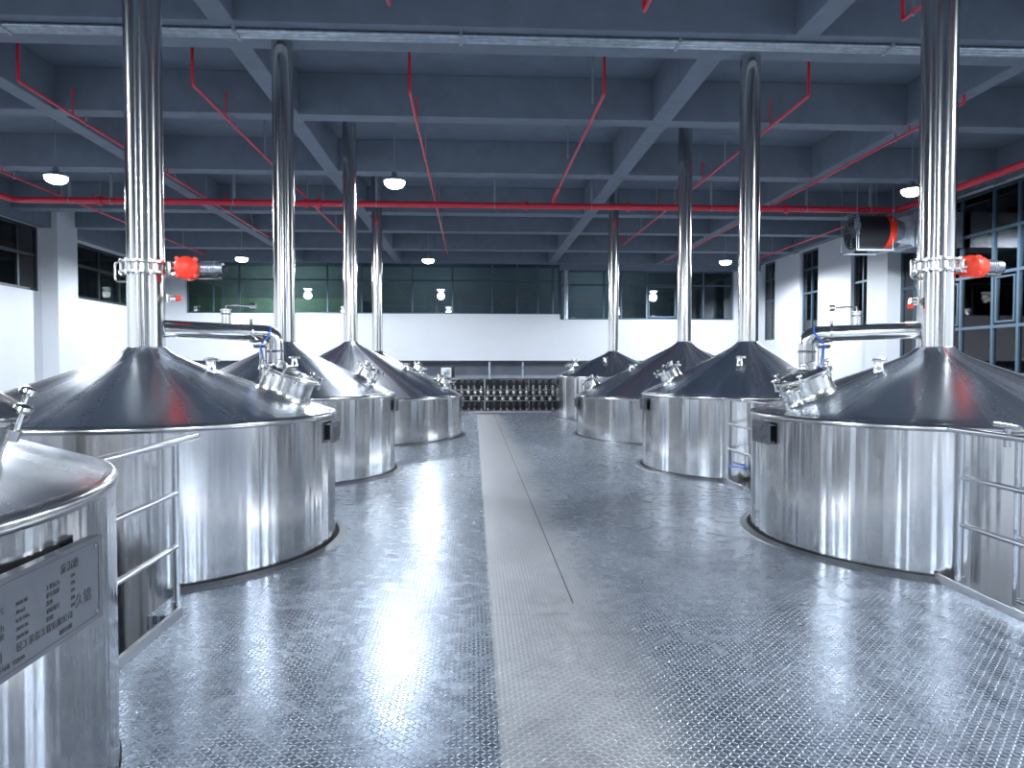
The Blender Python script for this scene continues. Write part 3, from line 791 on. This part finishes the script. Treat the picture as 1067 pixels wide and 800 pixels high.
# ------------------------------------------------------------------ valve rack at the end of the deck
YR = 24.25
r = thing('valve_rack', 'long steel pipe rack across the far end of the deck', 'rack', (1.1,YR,-.05))
def ratt(o): return o
for z in (1.16,.80,.60,.42,.09):
    for dy in (-.12,.12):
        MB().cyl((-3.2,dy,z),(2.2,dy,z),.022,12).out('manifold_pipe', M['bright'], r)
for x in (-2.0,-.72,.8,1.9,2.15):
    MB().b2((x-.02,.14,-3.1),(x+.02,.18,1.16)).out('rack_post', M['rail'], r)
MB().b2((-2.05,-.16,-.02),(-1.85,-.14,1.16)).out('rack_post', M['rail'], r)
MB().b2((-3.2,.20,.02),(2.2,.22,1.14)).out('back_plate', M['black'], r)
for x in (-.55,.60): MB().cyl((x,.3,1.1),(x,.3,1.75),.03,12).out('riser_pipe', M['galv'], r)
def valve(kind):
    t = thing('process_valve', 'x', 'valve')
    if kind == 'tall':
        mb = MB(); mb.lathe([(0,-.20),(.045,-.20),(.045,-.15),(.055,-.13),(.055,-.08),(.03,-.07),(.03,-.04),(0,-.04)],14); mb.torus(.055,.01,TR((0,0,-.11)),14,6); mb.out('valve_body', M['bright'], t)
        mb = MB(); mb.lathe([(0,-.04),(.062,-.04),(.066,-.03),(.066,.11),(.058,.125),(0,.13)],18); mb.cyl((0,0,.12),(0,0,.15),.03,12); mb.out('valve_actuator', M['black'], t)
    else:
        mb = MB(); mb.lathe([(0,-.05),(.06,-.05),(.066,-.03),(.066,.03),(.05,.045),(0,.05)],16,Matrix.Rotation(PI/2,4,'X')); mb.cyl((0,0,-.10),(0,0,.08),.03,12); mb.out('valve_body', M['bright'], t)
        mb = MB(); mb.b2((.06,-.07,-.06),(.12,.0,.05),.01); mb.out('valve_actuator', M['black'], t)
    return t
vt, vsn = valve('tall'), valve('short')
first = {'tall': vt, 'short': vsn}; used = set()
rows = [(1.00,'tall',17,'black-topped valve in the top row of the far valve rack','black valves in the top rack row'),
        (.715,'short',17,'silver valve in the upper middle row of the far valve rack','silver valves in the upper middle rack row'),
        (.50,'short',14,'silver valve in the lower middle row of the far valve rack','silver valves in the lower middle rack row'),
        (.235,'tall',17,'black-topped valve in the bottom row of the far valve rack','black valves in the bottom rack row')]
for z, kind, cnt, lab, grp in rows:
    for k in range(cnt):
        if kind in used: o = copy_tree(first[kind])
        else: o = first[kind]; used.add(kind)
        o.location = (-.62+k*(3.75/cnt)+random.uniform(-.012,.012), YR-.195, z-.05)
        o['label'] = lab; o['group'] = grp
b = thing('control_box', 'white control box standing on the left end of the valve rack', 'box', (-.92,24.1,1.185))
MB().b2((-.17,-.1,0),(.17,.1,.32),.012).out('box_body', M['white'], b)
MB().b2((-.12,-.112,.08),(.12,-.1,.26),.004).out('box_door', M['galv'], b)
MB().b2((.18,-.02,-.02),(.28,.1,.42),.006).out('side_box', M['black'], b)

# ------------------------------------------------------------------ camera, world, view
w = bpy.data.worlds.new('night'); SC.world = w; w.use_nodes = True
w.node_tree.nodes['Background'].inputs[0].default_value = (.05,.07,.10,1)
w.node_tree.nodes['Background'].inputs[1].default_value = .3
cam = bpy.data.cameras.new('camera'); co = bpy.data.objects.new('camera', cam); COL.objects.link(co)
cam.sensor_width = 36; cam.lens = 740/1067*36
co.location = (0,0,1.6); co.rotation_euler = (math.radians(90-1.55),0,math.radians(-3.1))
cam.clip_end = 200
SC.camera = co
SC.view_settings.view_transform = 'Standard'; SC.view_settings.look = 'None'
SC.view_settings.exposure = 0.5; SC.view_settings.gamma = 1; SC.view_settings.use_curve_mapping = False
